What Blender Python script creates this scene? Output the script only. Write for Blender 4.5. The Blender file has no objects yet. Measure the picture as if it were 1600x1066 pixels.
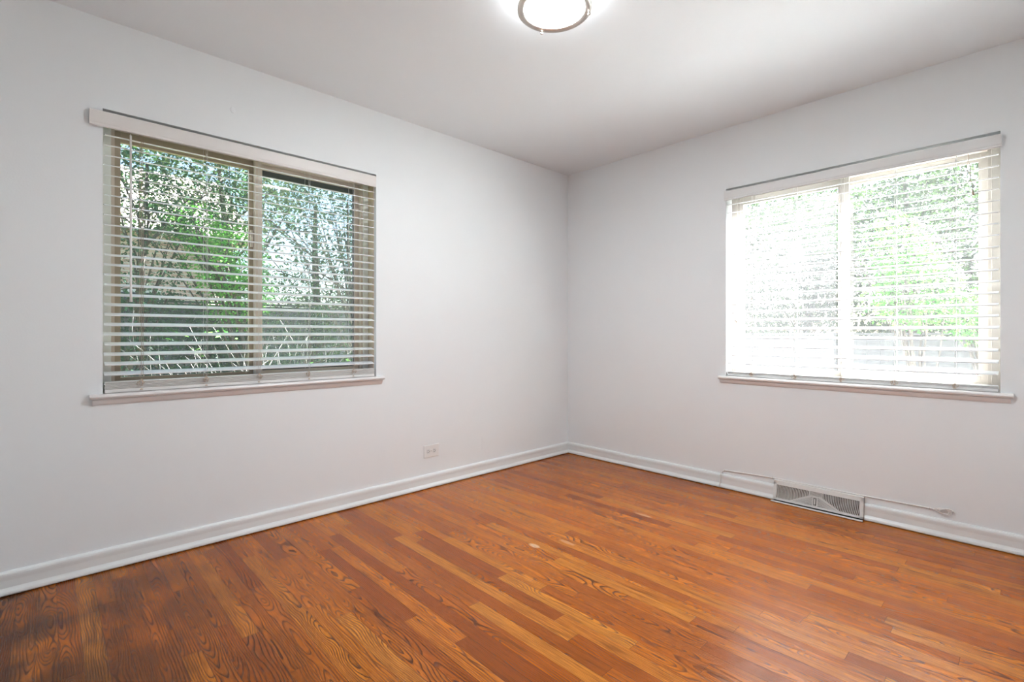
import bpy, math, random
from mathutils import Vector, Matrix, noise as mnoise

scene = bpy.context.scene
COL = scene.collection
PI = math.pi

# ------------------------------------------------------------------ camera
TH = math.atan(816 / 771)                       # heading of the view, from +x
cam_data = bpy.data.cameras.new('camera')
cam = bpy.data.objects.new('camera', cam_data)
COL.objects.link(cam)
cam.location = (-3.349, -2.828, 1.045)
cam.rotation_euler = (PI / 2, 0, TH - PI / 2)
cam_data.sensor_width = 36
cam_data.lens = 36 * 771 / 1600
cam_data.shift_y = -11 / 1600
cam_data.clip_start = 0.02
cam_data.clip_end = 300
scene.camera = cam

# ------------------------------------------------------------------ view, sky, sun
scene.view_settings.view_transform = 'Standard'
scene.view_settings.look = 'None'
scene.view_settings.gamma = 1
scene.view_settings.use_curve_mapping = False
scene.view_settings.exposure = 0.88

SUN_EL = math.radians(56)
SUN_AZ = math.radians(-28)
world = bpy.data.worlds.new('world')
scene.world = world
world.use_nodes = True
wn = world.node_tree
wn.nodes.clear()
sky = wn.nodes.new('ShaderNodeTexSky')
sky.sky_type = 'NISHITA'
sky.sun_disc = False
sky.sun_elevation = SUN_EL
sky.sun_rotation = PI / 2 - SUN_AZ
sky.dust_density = 2.5
sky.air_density = 1.0
bg = wn.nodes.new('ShaderNodeBackground')
bg.inputs['Strength'].default_value = 0.33
wo = wn.nodes.new('ShaderNodeOutputWorld')
wn.links.new(sky.outputs[0], bg.inputs[0])
wn.links.new(bg.outputs[0], wo.inputs[0])

sun_d = bpy.data.lights.new('sun', 'SUN')
sun_d.energy = 54
sun_d.angle = math.radians(0.6)
sun_d.color = (1.0, 0.99, 0.98)
sun = bpy.data.objects.new('sun', sun_d)
COL.objects.link(sun)
sdir = Vector((math.cos(SUN_EL) * math.cos(SUN_AZ), math.cos(SUN_EL) * math.sin(SUN_AZ), math.sin(SUN_EL)))
sun.rotation_euler = (-sdir).to_track_quat('-Z', 'Y').to_euler()
sun.location = sdir * 20

LAMP_STRENGTH = 110.0

# ------------------------------------------------------------------ node helpers
def srgb(r, g, b):
    def f(c):
        c /= 255
        return c / 12.92 if c <= 0.04045 else ((c + 0.055) / 1.055) ** 2.4
    return (f(r), f(g), f(b), 1)


class G:
    """tiny builder for a material's node graph"""
    def __init__(self, name):
        self.m = bpy.data.materials.new(name)
        self.m.use_nodes = True
        self.t = self.m.node_tree
        self.t.nodes.clear()
        self.out = self.t.nodes.new('ShaderNodeOutputMaterial')

    def n(self, kind, **kw):
        nd = self.t.nodes.new(kind)
        for k, v in kw.items():
            setattr(nd, k, v)
        return nd

    def put(self, sock, v):
        if isinstance(v, bpy.types.NodeSocket):
            self.t.links.new(v, sock)
        elif v is not None:
            sock.default_value = v

    def m_(self, op, a, b=None, c=None, clamp=False):
        nd = self.n('ShaderNodeMath', operation=op, use_clamp=clamp)
        self.put(nd.inputs[0], a)
        if b is not None:
            self.put(nd.inputs[1], b)
        if c is not None:
            self.put(nd.inputs[2], c)
        return nd.outputs[0]

    def xyz(self, x, y, z):
        nd = self.n('ShaderNodeCombineXYZ')
        for s, v in zip(nd.inputs, (x, y, z)):
            self.put(s, v)
        return nd.outputs[0]

    def noise(self, vec, scale=5, detail=2, rough=0.5, dist=0, dims='3D'):
        nd = self.n('ShaderNodeTexNoise', noise_dimensions=dims)
        if vec is not None:
            self.put(nd.inputs['Vector'], vec)
        nd.inputs['Scale'].default_value = scale
        nd.inputs['Detail'].default_value = detail
        nd.inputs['Roughness'].default_value = rough
        nd.inputs['Distortion'].default_value = dist
        return nd.outputs['Fac']

    def white(self, vec):
        nd = self.n('ShaderNodeTexWhiteNoise', noise_dimensions='3D')
        self.put(nd.inputs['Vector'], vec)
        return nd

    def ramp(self, fac, stops, interp='LINEAR'):
        nd = self.n('ShaderNodeValToRGB')
        cr = nd.color_ramp
        cr.interpolation = interp
        while len(cr.elements) < len(stops):
            cr.elements.new(0.5)
        for e, (p, c) in zip(cr.elements, stops):
            e.position = p
            e.color = c
        self.put(nd.inputs[0], fac)
        return nd.outputs[0]

    def mix(self, fac, a, b, blend='MIX'):
        nd = self.n('ShaderNodeMix', data_type='RGBA', blend_type=blend)
        self.put(nd.inputs[0], fac)
        self.put(nd.inputs[6], a)
        self.put(nd.inputs[7], b)
        return nd.outputs[2]

    def step(self, v, lo, hi):
        nd = self.n('ShaderNodeMapRange', interpolation_type='SMOOTHSTEP')
        self.put(nd.inputs[0], v)
        nd.inputs[1].default_value = lo
        nd.inputs[2].default_value = hi
        nd.inputs[3].default_value = 0
        nd.inputs[4].default_value = 1
        return nd.outputs[0]

    def objcoord(self):
        return self.n('ShaderNodeTexCoord').outputs['Object']

    def bsdf(self, color, rough=0.5, **kw):
        nd = self.n('ShaderNodeBsdfPrincipled')
        self.put(nd.inputs['Base Color'], color)
        self.put(nd.inputs['Roughness'], rough)
        for k, v in kw.items():
            self.put(nd.inputs[k.replace('_', ' ')], v)
        return nd

    def end(self, shader):
        self.t.links.new(shader, self.out.inputs['Surface'])
        return self.m


def paint(name, col, rough=0.5, bump=0.0, scale=60, vary=0.02, **kw):
    g = G(name)
    co = g.objcoord()
    f = g.noise(co, 3, 3)
    hi = tuple(min(1, c * (1 + vary)) for c in col[:3]) + (1,)
    lo = tuple(c * (1 - vary) for c in col[:3]) + (1,)
    c = g.mix(f, lo, hi)
    b = g.bsdf(c, rough, **kw)
    if bump:
        bn = g.n('ShaderNodeBump')
        bn.inputs['Strength'].default_value = bump
        bn.inputs['Distance'].default_value = 0.002
        g.put(bn.inputs['Height'], g.noise(co, scale, 3))
        g.put(b.inputs['Normal'], bn.outputs[0])
    return g.end(b.outputs[0])


def wall_mat():
    return paint('painted_plaster', (0.87, 0.888, 0.90, 1), 0.6, 0.12, 140, 0.012)


def wood_floor():
    g = G('oak_strip_floor')
    co = g.objcoord()
    sp = g.n('ShaderNodeSeparateXYZ')
    g.put(sp.inputs[0], co)
    x, y = sp.outputs[0], sp.outputs[1]
    W = 0.0572
    u = g.m_('DIVIDE', x, W)
    row = g.m_('FLOOR', u)
    fu = g.m_('FRACT', u)
    rr = g.white(g.xyz(row, 3.7, 1.1))
    rs = g.n('ShaderNodeSeparateColor')
    g.put(rs.inputs[0], rr.outputs['Color'])
    blen = g.m_('MULTIPLY_ADD', rs.outputs[0], 0.7, 0.55)
    yo = g.m_('MULTIPLY_ADD', rs.outputs[1], 9.0, y)
    v = g.m_('DIVIDE', yo, blen)
    idx = g.m_('FLOOR', v)
    fv = g.m_('FRACT', v)
    idn = g.white(g.xyz(row, idx, 0.5))
    ids = g.n('ShaderNodeSeparateColor')
    g.put(ids.inputs[0], idn.outputs['Color'])
    r1, r2, r3 = ids.outputs[0], ids.outputs[1], ids.outputs[2]
    r4 = g.white(g.xyz(row, idx, 7.5)).outputs['Value']
    # growth rings of a flat sawn board: distance from the pith, cut by the face
    X = g.m_('MULTIPLY', g.m_('SUBTRACT', fu, 0.5), W)
    shift = g.m_('MULTIPLY', r4, 40.0)
    nv = g.xyz(g.m_('MULTIPLY', X, 9.0), g.m_('ADD', g.m_('MULTIPLY', y, 2.6), shift), shift)
    big = g.m_('SUBTRACT', g.noise(nv, 1.0, 1.5, 0.45), 0.5)
    nv2 = g.xyz(g.m_('MULTIPLY', X, 60.0), g.m_('ADD', g.m_('MULTIPLY', y, 14.0), shift), shift)
    small = g.m_('SUBTRACT', g.noise(nv2, 1.0, 2.0, 0.5), 0.5)
    off = g.m_('SUBTRACT', g.m_('MULTIPLY', r1, 0.07), 0.035)       # pith to the side
    off = g.m_('ADD', off, g.m_('MULTIPLY', big, 0.03))
    dx = g.m_('SUBTRACT', X, off)
    dz = g.m_('MULTIPLY_ADD', big, 0.13, g.m_('MULTIPLY', r2, 0.03))
    rad = g.m_('SQRT', g.m_('ADD', g.m_('MULTIPLY', dx, dx), g.m_('MULTIPLY', dz, dz)))
    rad = g.m_('ADD', rad, g.m_('MULTIPLY', small, 0.0015))
    ringw = g.m_('MULTIPLY_ADD', r3, 0.004, 0.0045)
    ring = g.m_('FRACT', g.m_('DIVIDE', rad, ringw))
    late = g.m_('MULTIPLY', g.step(ring, 0.45, 0.9), g.m_('SUBTRACT', 1.0, g.step(ring, 0.93, 1.0)))
    # pores: short dark dashes along the grain
    pv = g.xyz(g.m_('MULTIPLY', x, 420.0), g.m_('MULTIPLY', y, 15.0), shift)
    pore = g.step(g.noise(pv, 1.0, 1.0, 0.5), 0.56, 0.72)
    pore = g.m_('MULTIPLY', pore, g.m_('MULTIPLY_ADD', late, 0.5, 0.5))
    fl = g.noise(g.xyz(g.m_('MULTIPLY', x, 120.0), g.m_('MULTIPLY', y, 5.0), shift), 1.0, 3.0, 0.6)
    base = g.ramp(r1, [(0.0, srgb(162, 80, 18)), (0.12, srgb(182, 95, 24)), (0.35, srgb(202, 111, 30)), (0.65, srgb(214, 122, 36)),
                       (0.88, srgb(221, 132, 44)), (1.0, srgb(230, 147, 58))])
    base = g.mix(g.m_('MULTIPLY', r3, 0.14), base, srgb(196, 92, 36))          # redder boards
    base = g.mix(g.m_('MULTIPLY', g.step(fl, 0.35, 0.72), 0.52), base, srgb(126, 62, 18))
    base = g.mix(g.m_('MULTIPLY', late, g.m_('MULTIPLY_ADD', r2, 0.35, 0.55)), base, srgb(74, 32, 8))
    base = g.mix(g.m_('MULTIPLY', pore, 0.6), base, srgb(66, 30, 10))
    # dark mineral streaks and knots
    st = g.noise(g.xyz(g.m_('MULTIPLY', x, 16.0), g.m_('MULTIPLY', y, 2.2), 4.0), 1.0, 3.0, 0.6)
    base = g.mix(g.m_('MULTIPLY', g.step(st, 0.58, 0.74), 0.6), base, srgb(78, 38, 14))
    # uneven old stain near the left end of the room
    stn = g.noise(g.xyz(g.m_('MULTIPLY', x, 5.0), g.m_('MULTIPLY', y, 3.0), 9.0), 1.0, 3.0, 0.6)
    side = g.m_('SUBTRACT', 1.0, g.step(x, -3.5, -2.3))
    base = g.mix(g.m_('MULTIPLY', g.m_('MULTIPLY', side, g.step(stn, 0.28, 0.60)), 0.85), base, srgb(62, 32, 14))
    # a few small pale spots
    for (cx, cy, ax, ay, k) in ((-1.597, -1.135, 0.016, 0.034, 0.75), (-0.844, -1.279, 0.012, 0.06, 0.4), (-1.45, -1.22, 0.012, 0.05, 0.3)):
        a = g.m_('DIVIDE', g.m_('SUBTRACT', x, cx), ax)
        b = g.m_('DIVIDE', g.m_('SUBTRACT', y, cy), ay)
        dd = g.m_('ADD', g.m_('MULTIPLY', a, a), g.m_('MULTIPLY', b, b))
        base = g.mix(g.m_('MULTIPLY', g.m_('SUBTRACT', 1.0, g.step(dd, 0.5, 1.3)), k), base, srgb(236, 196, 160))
    # seams
    eu = g.m_('MULTIPLY', g.m_('MINIMUM', fu, g.m_('SUBTRACT', 1.0, fu)), W)
    ev = g.m_('MULTIPLY', g.m_('MINIMUM', fv, g.m_('SUBTRACT', 1.0, fv)), blen)
    seam = g.m_('SUBTRACT', 1.0, g.step(g.m_('MINIMUM', eu, ev), 0.0003, 0.0012))
    base = g.mix(g.m_('MULTIPLY', seam, 0.65), base, srgb(58, 30, 16))
    rgh = g.m_('MULTIPLY_ADD', g.noise(co, 7, 3), 0.08, 0.20)
    rgh = g.m_('ADD', rgh, g.m_('MULTIPLY', late, 0.08))
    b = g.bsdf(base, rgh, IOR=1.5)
    b.inputs['Specular IOR Level'].default_value = 0.30
    b.inputs['Specular Tint'].default_value = (1.0, 0.87, 0.72, 1)      # amber varnish
    bn = g.n('ShaderNodeBump')
    bn.inputs['Strength'].default_value = 0.35
    bn.inputs['Distance'].default_value = 0.001
    h = g.m_('MULTIPLY_ADD', late, -0.5, g.m_('MULTIPLY', seam, -1.2))
    h = g.m_('ADD', h, g.m_('MULTIPLY', pore, -0.5))
    h = g.m_('ADD', h, g.m_('MULTIPLY', r4, 0.3))
    g.put(bn.inputs['Height'], h)
    g.put(b.inputs['Normal'], bn.outputs[0])
    return g.end(b.outputs[0])


def glass_mat(name, dust, tint=(0.95, 0.98, 0.97, 1)):
    """clean pane with a film of dust on it"""
    g = G(name)
    tr = g.n('ShaderNodeBsdfTransparent')
    tr.inputs[0].default_value = tint
    gl = g.n('ShaderNodeBsdfGlossy')
    gl.inputs['Roughness'].default_value = 0.02
    lw = g.n('ShaderNodeLayerWeight')
    lw.inputs[0].default_value = 0.5
    fr = g.m_('MULTIPLY_ADD', g.m_('POWER', lw.outputs['Facing'], 5.0), 0.9, 0.04)
    m1 = g.n('ShaderNodeMixShader')
    g.put(m1.inputs[0], fr)
    g.put(m1.inputs[1], tr.outputs[0])
    g.put(m1.inputs[2], gl.outputs[0])
    tl = g.n('ShaderNodeBsdfTranslucent')
    tl.inputs[0].default_value = (0.95, 0.96, 1.0, 1)
    m2 = g.n('ShaderNodeMixShader')
    if dust:
        f = g.m_('MULTIPLY_ADD', g.noise(g.objcoord(), 2.2, 4, 0.6), dust * 0.9, dust * 0.55)
        g.put(m2.inputs[0], f)
    else:
        m2.inputs[0].default_value = 0
    g.put(m2.inputs[1], m1.outputs[0])
    g.put(m2.inputs[2], tl.outputs[0])
    return g.end(m2.outputs[0])


def leaf_mat(name, c1, c2, c3, trans=0.35):
    g = G(name)
    ge = g.n('ShaderNodeNewGeometry')
    col = g.ramp(ge.outputs['Random Per Island'], [(0.0, c1), (0.5, c2), (1.0, c3)])
    d = g.bsdf(col, 0.5)
    tl = g.n('ShaderNodeBsdfTranslucent')
    g.put(tl.inputs[0], g.mix(0.25, col, (0.25, 0.50, 0.12, 1), 'MIX'))
    ms = g.n('ShaderNodeMixShader')
    ms.inputs[0].default_value = trans
    g.put(ms.inputs[1], d.outputs[0])
    g.put(ms.inputs[2], tl.outputs[0])
    return g.end(ms.outputs[0])


def bark_mat(name, a, b):
    g = G(name)
    co = g.objcoord()
    f = g.noise(co, 18, 4, 0.6)
    bs = g.bsdf(g.ramp(f, [(0.35, a), (0.65, b)]), 0.85)
    return g.end(bs.outputs[0])


def board_mat(name, a, b, axis='z'):
    g = G(name)
    co = g.objcoord()
    mp = g.n('ShaderNodeMapping')
    g.put(mp.inputs[0], co)
    mp.inputs['Scale'].default_value = (30, 30, 1.5) if axis == 'z' else (1.5, 1.5, 30)
    f = g.noise(mp.outputs[0], 1, 4, 0.6)
    bs = g.bsdf(g.ramp(f, [(0.3, a), (0.7, b)]), 0.8)
    return g.end(bs.outputs[0])


def brick_mat():
    g = G('pink_brick')
    co = g.objcoord()
    sp = g.n('ShaderNodeSeparateXYZ')
    g.put(sp.inputs[0], co)
    br = g.n('ShaderNodeTexBrick')
    g.put(br.inputs['Vector'], g.xyz(sp.outputs[0], sp.outputs[2], 0.0))
    br.inputs['Color1'].default_value = srgb(214, 186, 176)
    br.inputs['Color2'].default_value = srgb(190, 156, 146)
    br.inputs['Mortar'].default_value = srgb(214, 206, 200)
    br.inputs['Scale'].default_value = 1.0
    br.inputs['Mortar Size'].default_value = 0.008
    br.inputs['Brick Width'].default_value = 0.22
    br.inputs['Row Height'].default_value = 0.075
    return g.end(g.bsdf(br.outputs[0], 0.85).outputs[0])


def ground_mat():
    g = G('grass_and_soil')
    f = g.noise(g.objcoord(), 1.6, 5, 0.65)
    c = g.ramp(f, [(0.35, srgb(84, 74, 58)), (0.5, srgb(92, 100, 60)), (0.7, srgb(90, 122, 62))])
    b = g.bsdf(c, 0.95)
    return g.end(b.outputs[0])


M = {}
M['wall'] = wall_mat()
M['ceiling'] = paint('ceiling_paint', (0.87, 0.905, 0.93, 1), 0.7, 0.1, 120, 0.01)
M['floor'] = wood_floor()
M['trim'] = paint('gloss_trim_paint', (0.84, 0.86, 0.86, 1), 0.28, 0.08, 18, 0.01)
M['sill'] = paint('sill_paint', (0.82, 0.79, 0.785, 1), 0.35, 0.08, 25, 0.01)
M['slat'] = paint('painted_slat', (0.86, 0.86, 0.87, 1), 0.38, 0.05, 30, 0.02)
M['slat_warm'] = paint('painted_valance', (0.80, 0.765, 0.74, 1), 0.42, 0.15, 30, 0.03)
M['slat_plain'] = paint('painted_valance_plain', (0.80, 0.79, 0.785, 1), 0.42, 0.1, 30, 0.02)
M['taupe'] = paint('taupe_window_metal', (0.68, 0.565, 0.50, 1), 0.45, 0.05, 40, 0.05)
M['taupe_dark'] = paint('brown_sash_metal', (0.42, 0.33, 0.25, 1), 0.45, 0.05, 40, 0.08)
M['sun_toned'] = paint('sun_toned_window_metal', (0.50, 0.46, 0.42, 1), 0.45, 0.05, 40, 0.03)  # same frame metal as the left window, its colour toned for sunlight
M['jamb'] = paint('jamb_white', (0.84, 0.82, 0.79, 1), 0.5, 0.1, 40, 0.03)
M['tan_wood'] = paint('tan_wood', (0.56, 0.43, 0.33, 1), 0.5, 0.1, 30, 0.08)
M['gasket'] = paint('dark_rubber', (0.09, 0.10, 0.10, 1), 0.7)
M['cord'] = paint('tan_cord', (0.42, 0.32, 0.26, 1), 0.8)
M['cord_white'] = paint('pale_cord', (0.72, 0.70, 0.70, 1), 0.8)
M['knot'] = paint('yellowed_knot', (0.62, 0.48, 0.38, 1), 0.8)
M['wand'] = paint('wand_plastic', (0.83, 0.79, 0.78, 1), 0.3)
M['metal'] = paint('brushed_nickel', (0.60, 0.55, 0.50, 1), 0.3, 0.05, 80, 0.04, Metallic=1.0)
M['dark'] = paint('dark_slot_and_shadow', (0.05, 0.045, 0.04, 1), 0.9)
M['duct'] = paint('dusty_duct', (0.17, 0.15, 0.13, 1), 0.8)
M['vent'] = paint('enamelled_steel', (0.80, 0.79, 0.77, 1), 0.35, 0.05, 60, 0.015)
M['outlet'] = paint('outlet_plastic', (0.84, 0.83, 0.82, 1), 0.3)
M['outlet_grey'] = paint('outlet_face_plastic', (0.76, 0.76, 0.76, 1), 0.35)
M['cable'] = paint('white_cable', (0.83, 0.81, 0.79, 1), 0.4)
M['glass'] = glass_mat('window_glass', 0.012)
M['glass_screen'] = glass_mat('lightly_dusty_glass', 0.05)
M['glass_dusty'] = glass_mat('dusty_window_glass', 0.009)
M['glass_hazy'] = glass_mat('hazy_screened_glass', 0.018)

# ------------------------------------------------------------------ mesh builder
class MB:
    def __init__(self):
        self.v, self.f, self.smooth = [], [], []

    def add(self, vs, fs, smooth=False):
        o = len(self.v)
        self.v += [tuple(p) for p in vs]
        for f in fs:
            self.f.append(tuple(i + o for i in f))
            self.smooth.append(smooth)

    def box(self, x0, x1, y0, y1, z0, z1):
        vs = [(x, y, z) for x in (x0, x1) for y in (y0, y1) for z in (z0, z1)]
        self.add(vs, [(0, 1, 3, 2), (4, 6, 7, 5), (0, 4, 5, 1), (2, 3, 7, 6), (0, 2, 6, 4), (1, 5, 7, 3)])

    def tube(self, pts, r, seg=8, caps=True):
        pts = [Vector(p) for p in pts]
        rad = r if isinstance(r, (list, tuple)) else [r] * len(pts)
        vs, fs = [], []
        up = Vector((0, 0, 1))
        for i, p in enumerate(pts):
            d = (pts[min(i + 1, len(pts) - 1)] - pts[max(i - 1, 0)])
            d = d.normalized() if d.length > 1e-9 else Vector((0, 0, 1))
            a = d.cross(up)
            if a.length < 0.05:
                a = d.cross(Vector((1, 0, 0)))
            a.normalize()
            b = d.cross(a)
            for k in range(seg):
                t = 2 * PI * k / seg
                vs.append(p + (a * math.cos(t) + b * math.sin(t)) * rad[i])
        n = len(pts)
        for i in range(n - 1):
            for k in range(seg):
                k2 = (k + 1) % seg
                fs.append((i * seg + k, i * seg + k2, (i + 1) * seg + k2, (i + 1) * seg + k))
        if caps:
            fs.append(tuple(range(seg))[::-1])
            fs.append(tuple((n - 1) * seg + k for k in range(seg)))
        self.add(vs, fs, True)

    def lathe(self, prof, c=(0, 0, 0), seg=64, close=False):
        """prof: (radius, z) pairs about the vertical axis through c"""
        vs, fs = [], []
        for (r, z) in prof:
            for k in range(seg):
                t = 2 * PI * k / seg
                vs.append((c[0] + r * math.cos(t), c[1] + r * math.sin(t), c[2] + z))
        n = len(prof)
        for i in range(n if close else n - 1):
            j = (i + 1) % n
            for k in range(seg):
                k2 = (k + 1) % seg
                fs.append((i * seg + k, i * seg + k2, j * seg + k2, j * seg + k))
        self.add(vs, fs, True)

    def prism(self, poly, p0, p1, A, B, mitre0=0, mitre1=0):
        """sweep a closed (a, b) profile from p0 to p1; A, B are the profile axes; mitre shears an end along the run by a"""
        p0, p1, A, B = Vector(p0), Vector(p1), Vector(A), Vector(B)
        d = (p1 - p0).normalized()
        vs = [p0 + A * a + B * b + d * (mitre0 * a) for a, b in poly] + [p1 + A * a + B * b - d * (mitre1 * a) for a, b in poly]
        n = len(poly)
        fs = [(i, (i + 1) % n, n + (i + 1) % n, n + i) for i in range(n)]
        fs += [tuple(range(n))[::-1], tuple(range(n, 2 * n))]
        self.add(vs, fs)

    def build(self, name, mat, parent=None, bevel=0, auto=False):
        me = bpy.data.meshes.new(name)
        me.from_pydata(self.v, [], self.f)
        me.validate()
        if len(me.polygons) == len(self.smooth):
            me.polygons.foreach_set('use_smooth', self.smooth)
        me.materials.append(mat)
        o = bpy.data.objects.new(name, me)
        COL.objects.link(o)
        if parent is not None:
            o.parent = parent
            o.matrix_parent_inverse = Matrix.Translation(-Vector(parent.location))
        import bmesh
        bm = bmesh.new()
        bm.from_mesh(me)
        if len(bm.verts) < 60000:
            bmesh.ops.recalc_face_normals(bm, faces=bm.faces)
            bm.to_mesh(me)
        bm.free()
        if bevel:
            md = o.modifiers.new('bevel', 'BEVEL')
            md.width = bevel
            md.segments = 3
            md.limit_method = 'ANGLE'
            md.harden_normals = False
        return o


def tag(o, label=None, cat=None, group=None, kind=None):
    if label:
        o['label'] = label
    if cat:
        o['category'] = cat
    if group:
        o['group'] = group
    if kind:
        o['kind'] = kind
    return o


def empty(name, loc):
    o = bpy.data.objects.new(name, None)
    o.empty_display_size = 0.05
    COL.objects.link(o)
    o.location = loc
    return o


# ------------------------------------------------------------------ room shell
XW, YB, H, T = -3.75, -3.12, 2.44, 0.17
LW = dict(a0=-3.166, a1=-1.846, z0=0.779, z1=2.043)      # opening in the left wall, along x
RW = dict(a0=-2.716, a1=-1.394, z0=0.760, z1=2.026)      # opening in the right wall, along y


def grid_wall(name, axis, lo, hi, t0, t1, hole, label):
    """one closed wall mesh with a rectangular hole, built as a ring of quads so that no seams show"""
    mb = MB()
    As = [lo, hole['a0'], hole['a1'], hi] if hole else [lo, hi]
    Zs = [0 - 0.0, hole['z0'], hole['z1'], H] if hole else [0.0, H]

    def P(a, t, z):
        return (a, t, z) if axis == 'x' else (t, a, z)
    idx = {}
    vs = []
    for ti, t in enumerate((t0, t1)):
        for i, a in enumerate(As):
            for j, z in enumerate(Zs):
                idx[(ti, i, j)] = len(vs)
                vs.append(P(a, t, z))
    fs = []
    n, m = len(As), len(Zs)
    for ti in (0, 1):
        for i in range(n - 1):
            for j in range(m - 1):
                if hole and i == 1 and j == 1:
                    continue
                fs.append((idx[ti, i, j], idx[ti, i + 1, j], idx[ti, i + 1, j + 1], idx[ti, i, j + 1]))
    def side(a, b):
        fs.append((idx[(0,) + a], idx[(0,) + b], idx[(1,) + b], idx[(1,) + a]))
    for i in range(n - 1):
        side((i, 0), (i + 1, 0)); side((i, m - 1), (i + 1, m - 1))
    for j in range(m - 1):
        side((0, j), (0, j + 1)); side((n - 1, j), (n - 1, j + 1))
    if hole:
        side((1, 1), (2, 1)); side((1, 2), (2, 2)); side((1, 1), (1, 2)); side((2, 1), (2, 2))
    mb.add(vs, fs)
    return tag(mb.build(name, M['wall']), label, None, None, 'structure')


grid_wall('wall_left', 'x', XW - T, 0.0, 0.0, T, LW, 'white painted wall on the left with the shaded window')
grid_wall('wall_right', 'y', YB - T, T, 0.0, T, RW, 'white painted wall on the right with the bright window')
mb = MB(); mb.box(XW - T, 0.0, YB - T, YB, 0, H)
tag(mb.build('wall_back', M['wall']), kind='structure', label='plain white wall behind the viewer')
mb = MB(); mb.box(XW - T, XW, YB, 0.0, 0, H)
tag(mb.build('wall_near', M['wall']), kind='structure', label='plain white wall beside the viewer')
mb = MB(); mb.box(XW - T, T, YB - T, T, H, H + 0.2)
tag(mb.build('ceiling', M['ceiling']), kind='structure', label='flat white painted ceiling')
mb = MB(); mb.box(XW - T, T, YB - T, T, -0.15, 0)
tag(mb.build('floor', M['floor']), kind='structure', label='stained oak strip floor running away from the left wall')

# baseboards: flat board with a rounded top and a bulging shoe
BP = [(0, 0.004), (0.024, 0.004), (0.026, 0.010), (0.024, 0.018), (0.019, 0.026), (0.0155, 0.032), (0.0148, 0.060),
      (0.0162, 0.074), (0.0160, 0.082), (0.0138, 0.089), (0.008, 0.0945), (0, 0.096)]


def baseboard(name, p0, p1, A, m0, m1, label):
    mb = MB()
    mb.prism(BP, p0, p1, A, (0, 0, 1), m0, m1)
    o = tag(mb.build(name, M['trim'], bevel=0.0015), label, None, None, 'structure')
    return o


baseboard('baseboard_left', (XW, 0, 0), (0, 0, 0), (0, -1, 0), 1, 1, 'glossy white baseboard along the left wall')
baseboard('baseboard_right', (0, 0, 0), (0, -1.7035, 0), (-1, 0, 0), 1, 0, 'glossy white baseboard from the far corner to the floor register')
baseboard('baseboard_right_end', (0, -2.1725, 0), (0, YB, 0), (-1, 0, 0), 0, 1, 'glossy white baseboard right of the floor register')
baseboard('baseboard_back', (0, YB, 0), (XW, YB, 0), (0, 1, 0), 1, 1, 'glossy white baseboard along the back wall')
baseboard('baseboard_near', (XW, YB, 0), (XW, 0, 0), (1, 0, 0), 1, 1, 'glossy white baseboard beside the viewer')


# ------------------------------------------------------------------ windows and blinds
# local frame of a window: a runs left to right as seen from the room, o is outward depth, z is up
def frame_of(which):
    if which == 'L':
        return lambda a, o, z: (LW['a0'] + a, o, z)
    return lambda a, o, z: (o, RW['a1'] - a, z)


def lbox(mb, P, a0, a1, o0, o1, z0, z1):
    p, q = P(a0, o0, z0), P(a1, o1, z1)
    mb.box(min(p[0], q[0]), max(p[0], q[0]), min(p[1], q[1]), max(p[1], q[1]), min(p[2], q[2]), max(p[2], q[2]))


def ring(mb, P, a0, a1, z0, z1, o0, o1, w, wt=None, wb=None):
    wt = w if wt is None else wt
    wb = w if wb is None else wb
    lbox(mb, P, a0, a0 + w, o0, o1, z0, z1)
    lbox(mb, P, a1 - w, a1, o0, o1, z0, z1)
    lbox(mb, P, a0 + w, a1 - w, o0, o1, z1 - wt, z1)
    lbox(mb, P, a0 + w, a1 - w, o0, o1, z0, z0 + wb)


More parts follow.
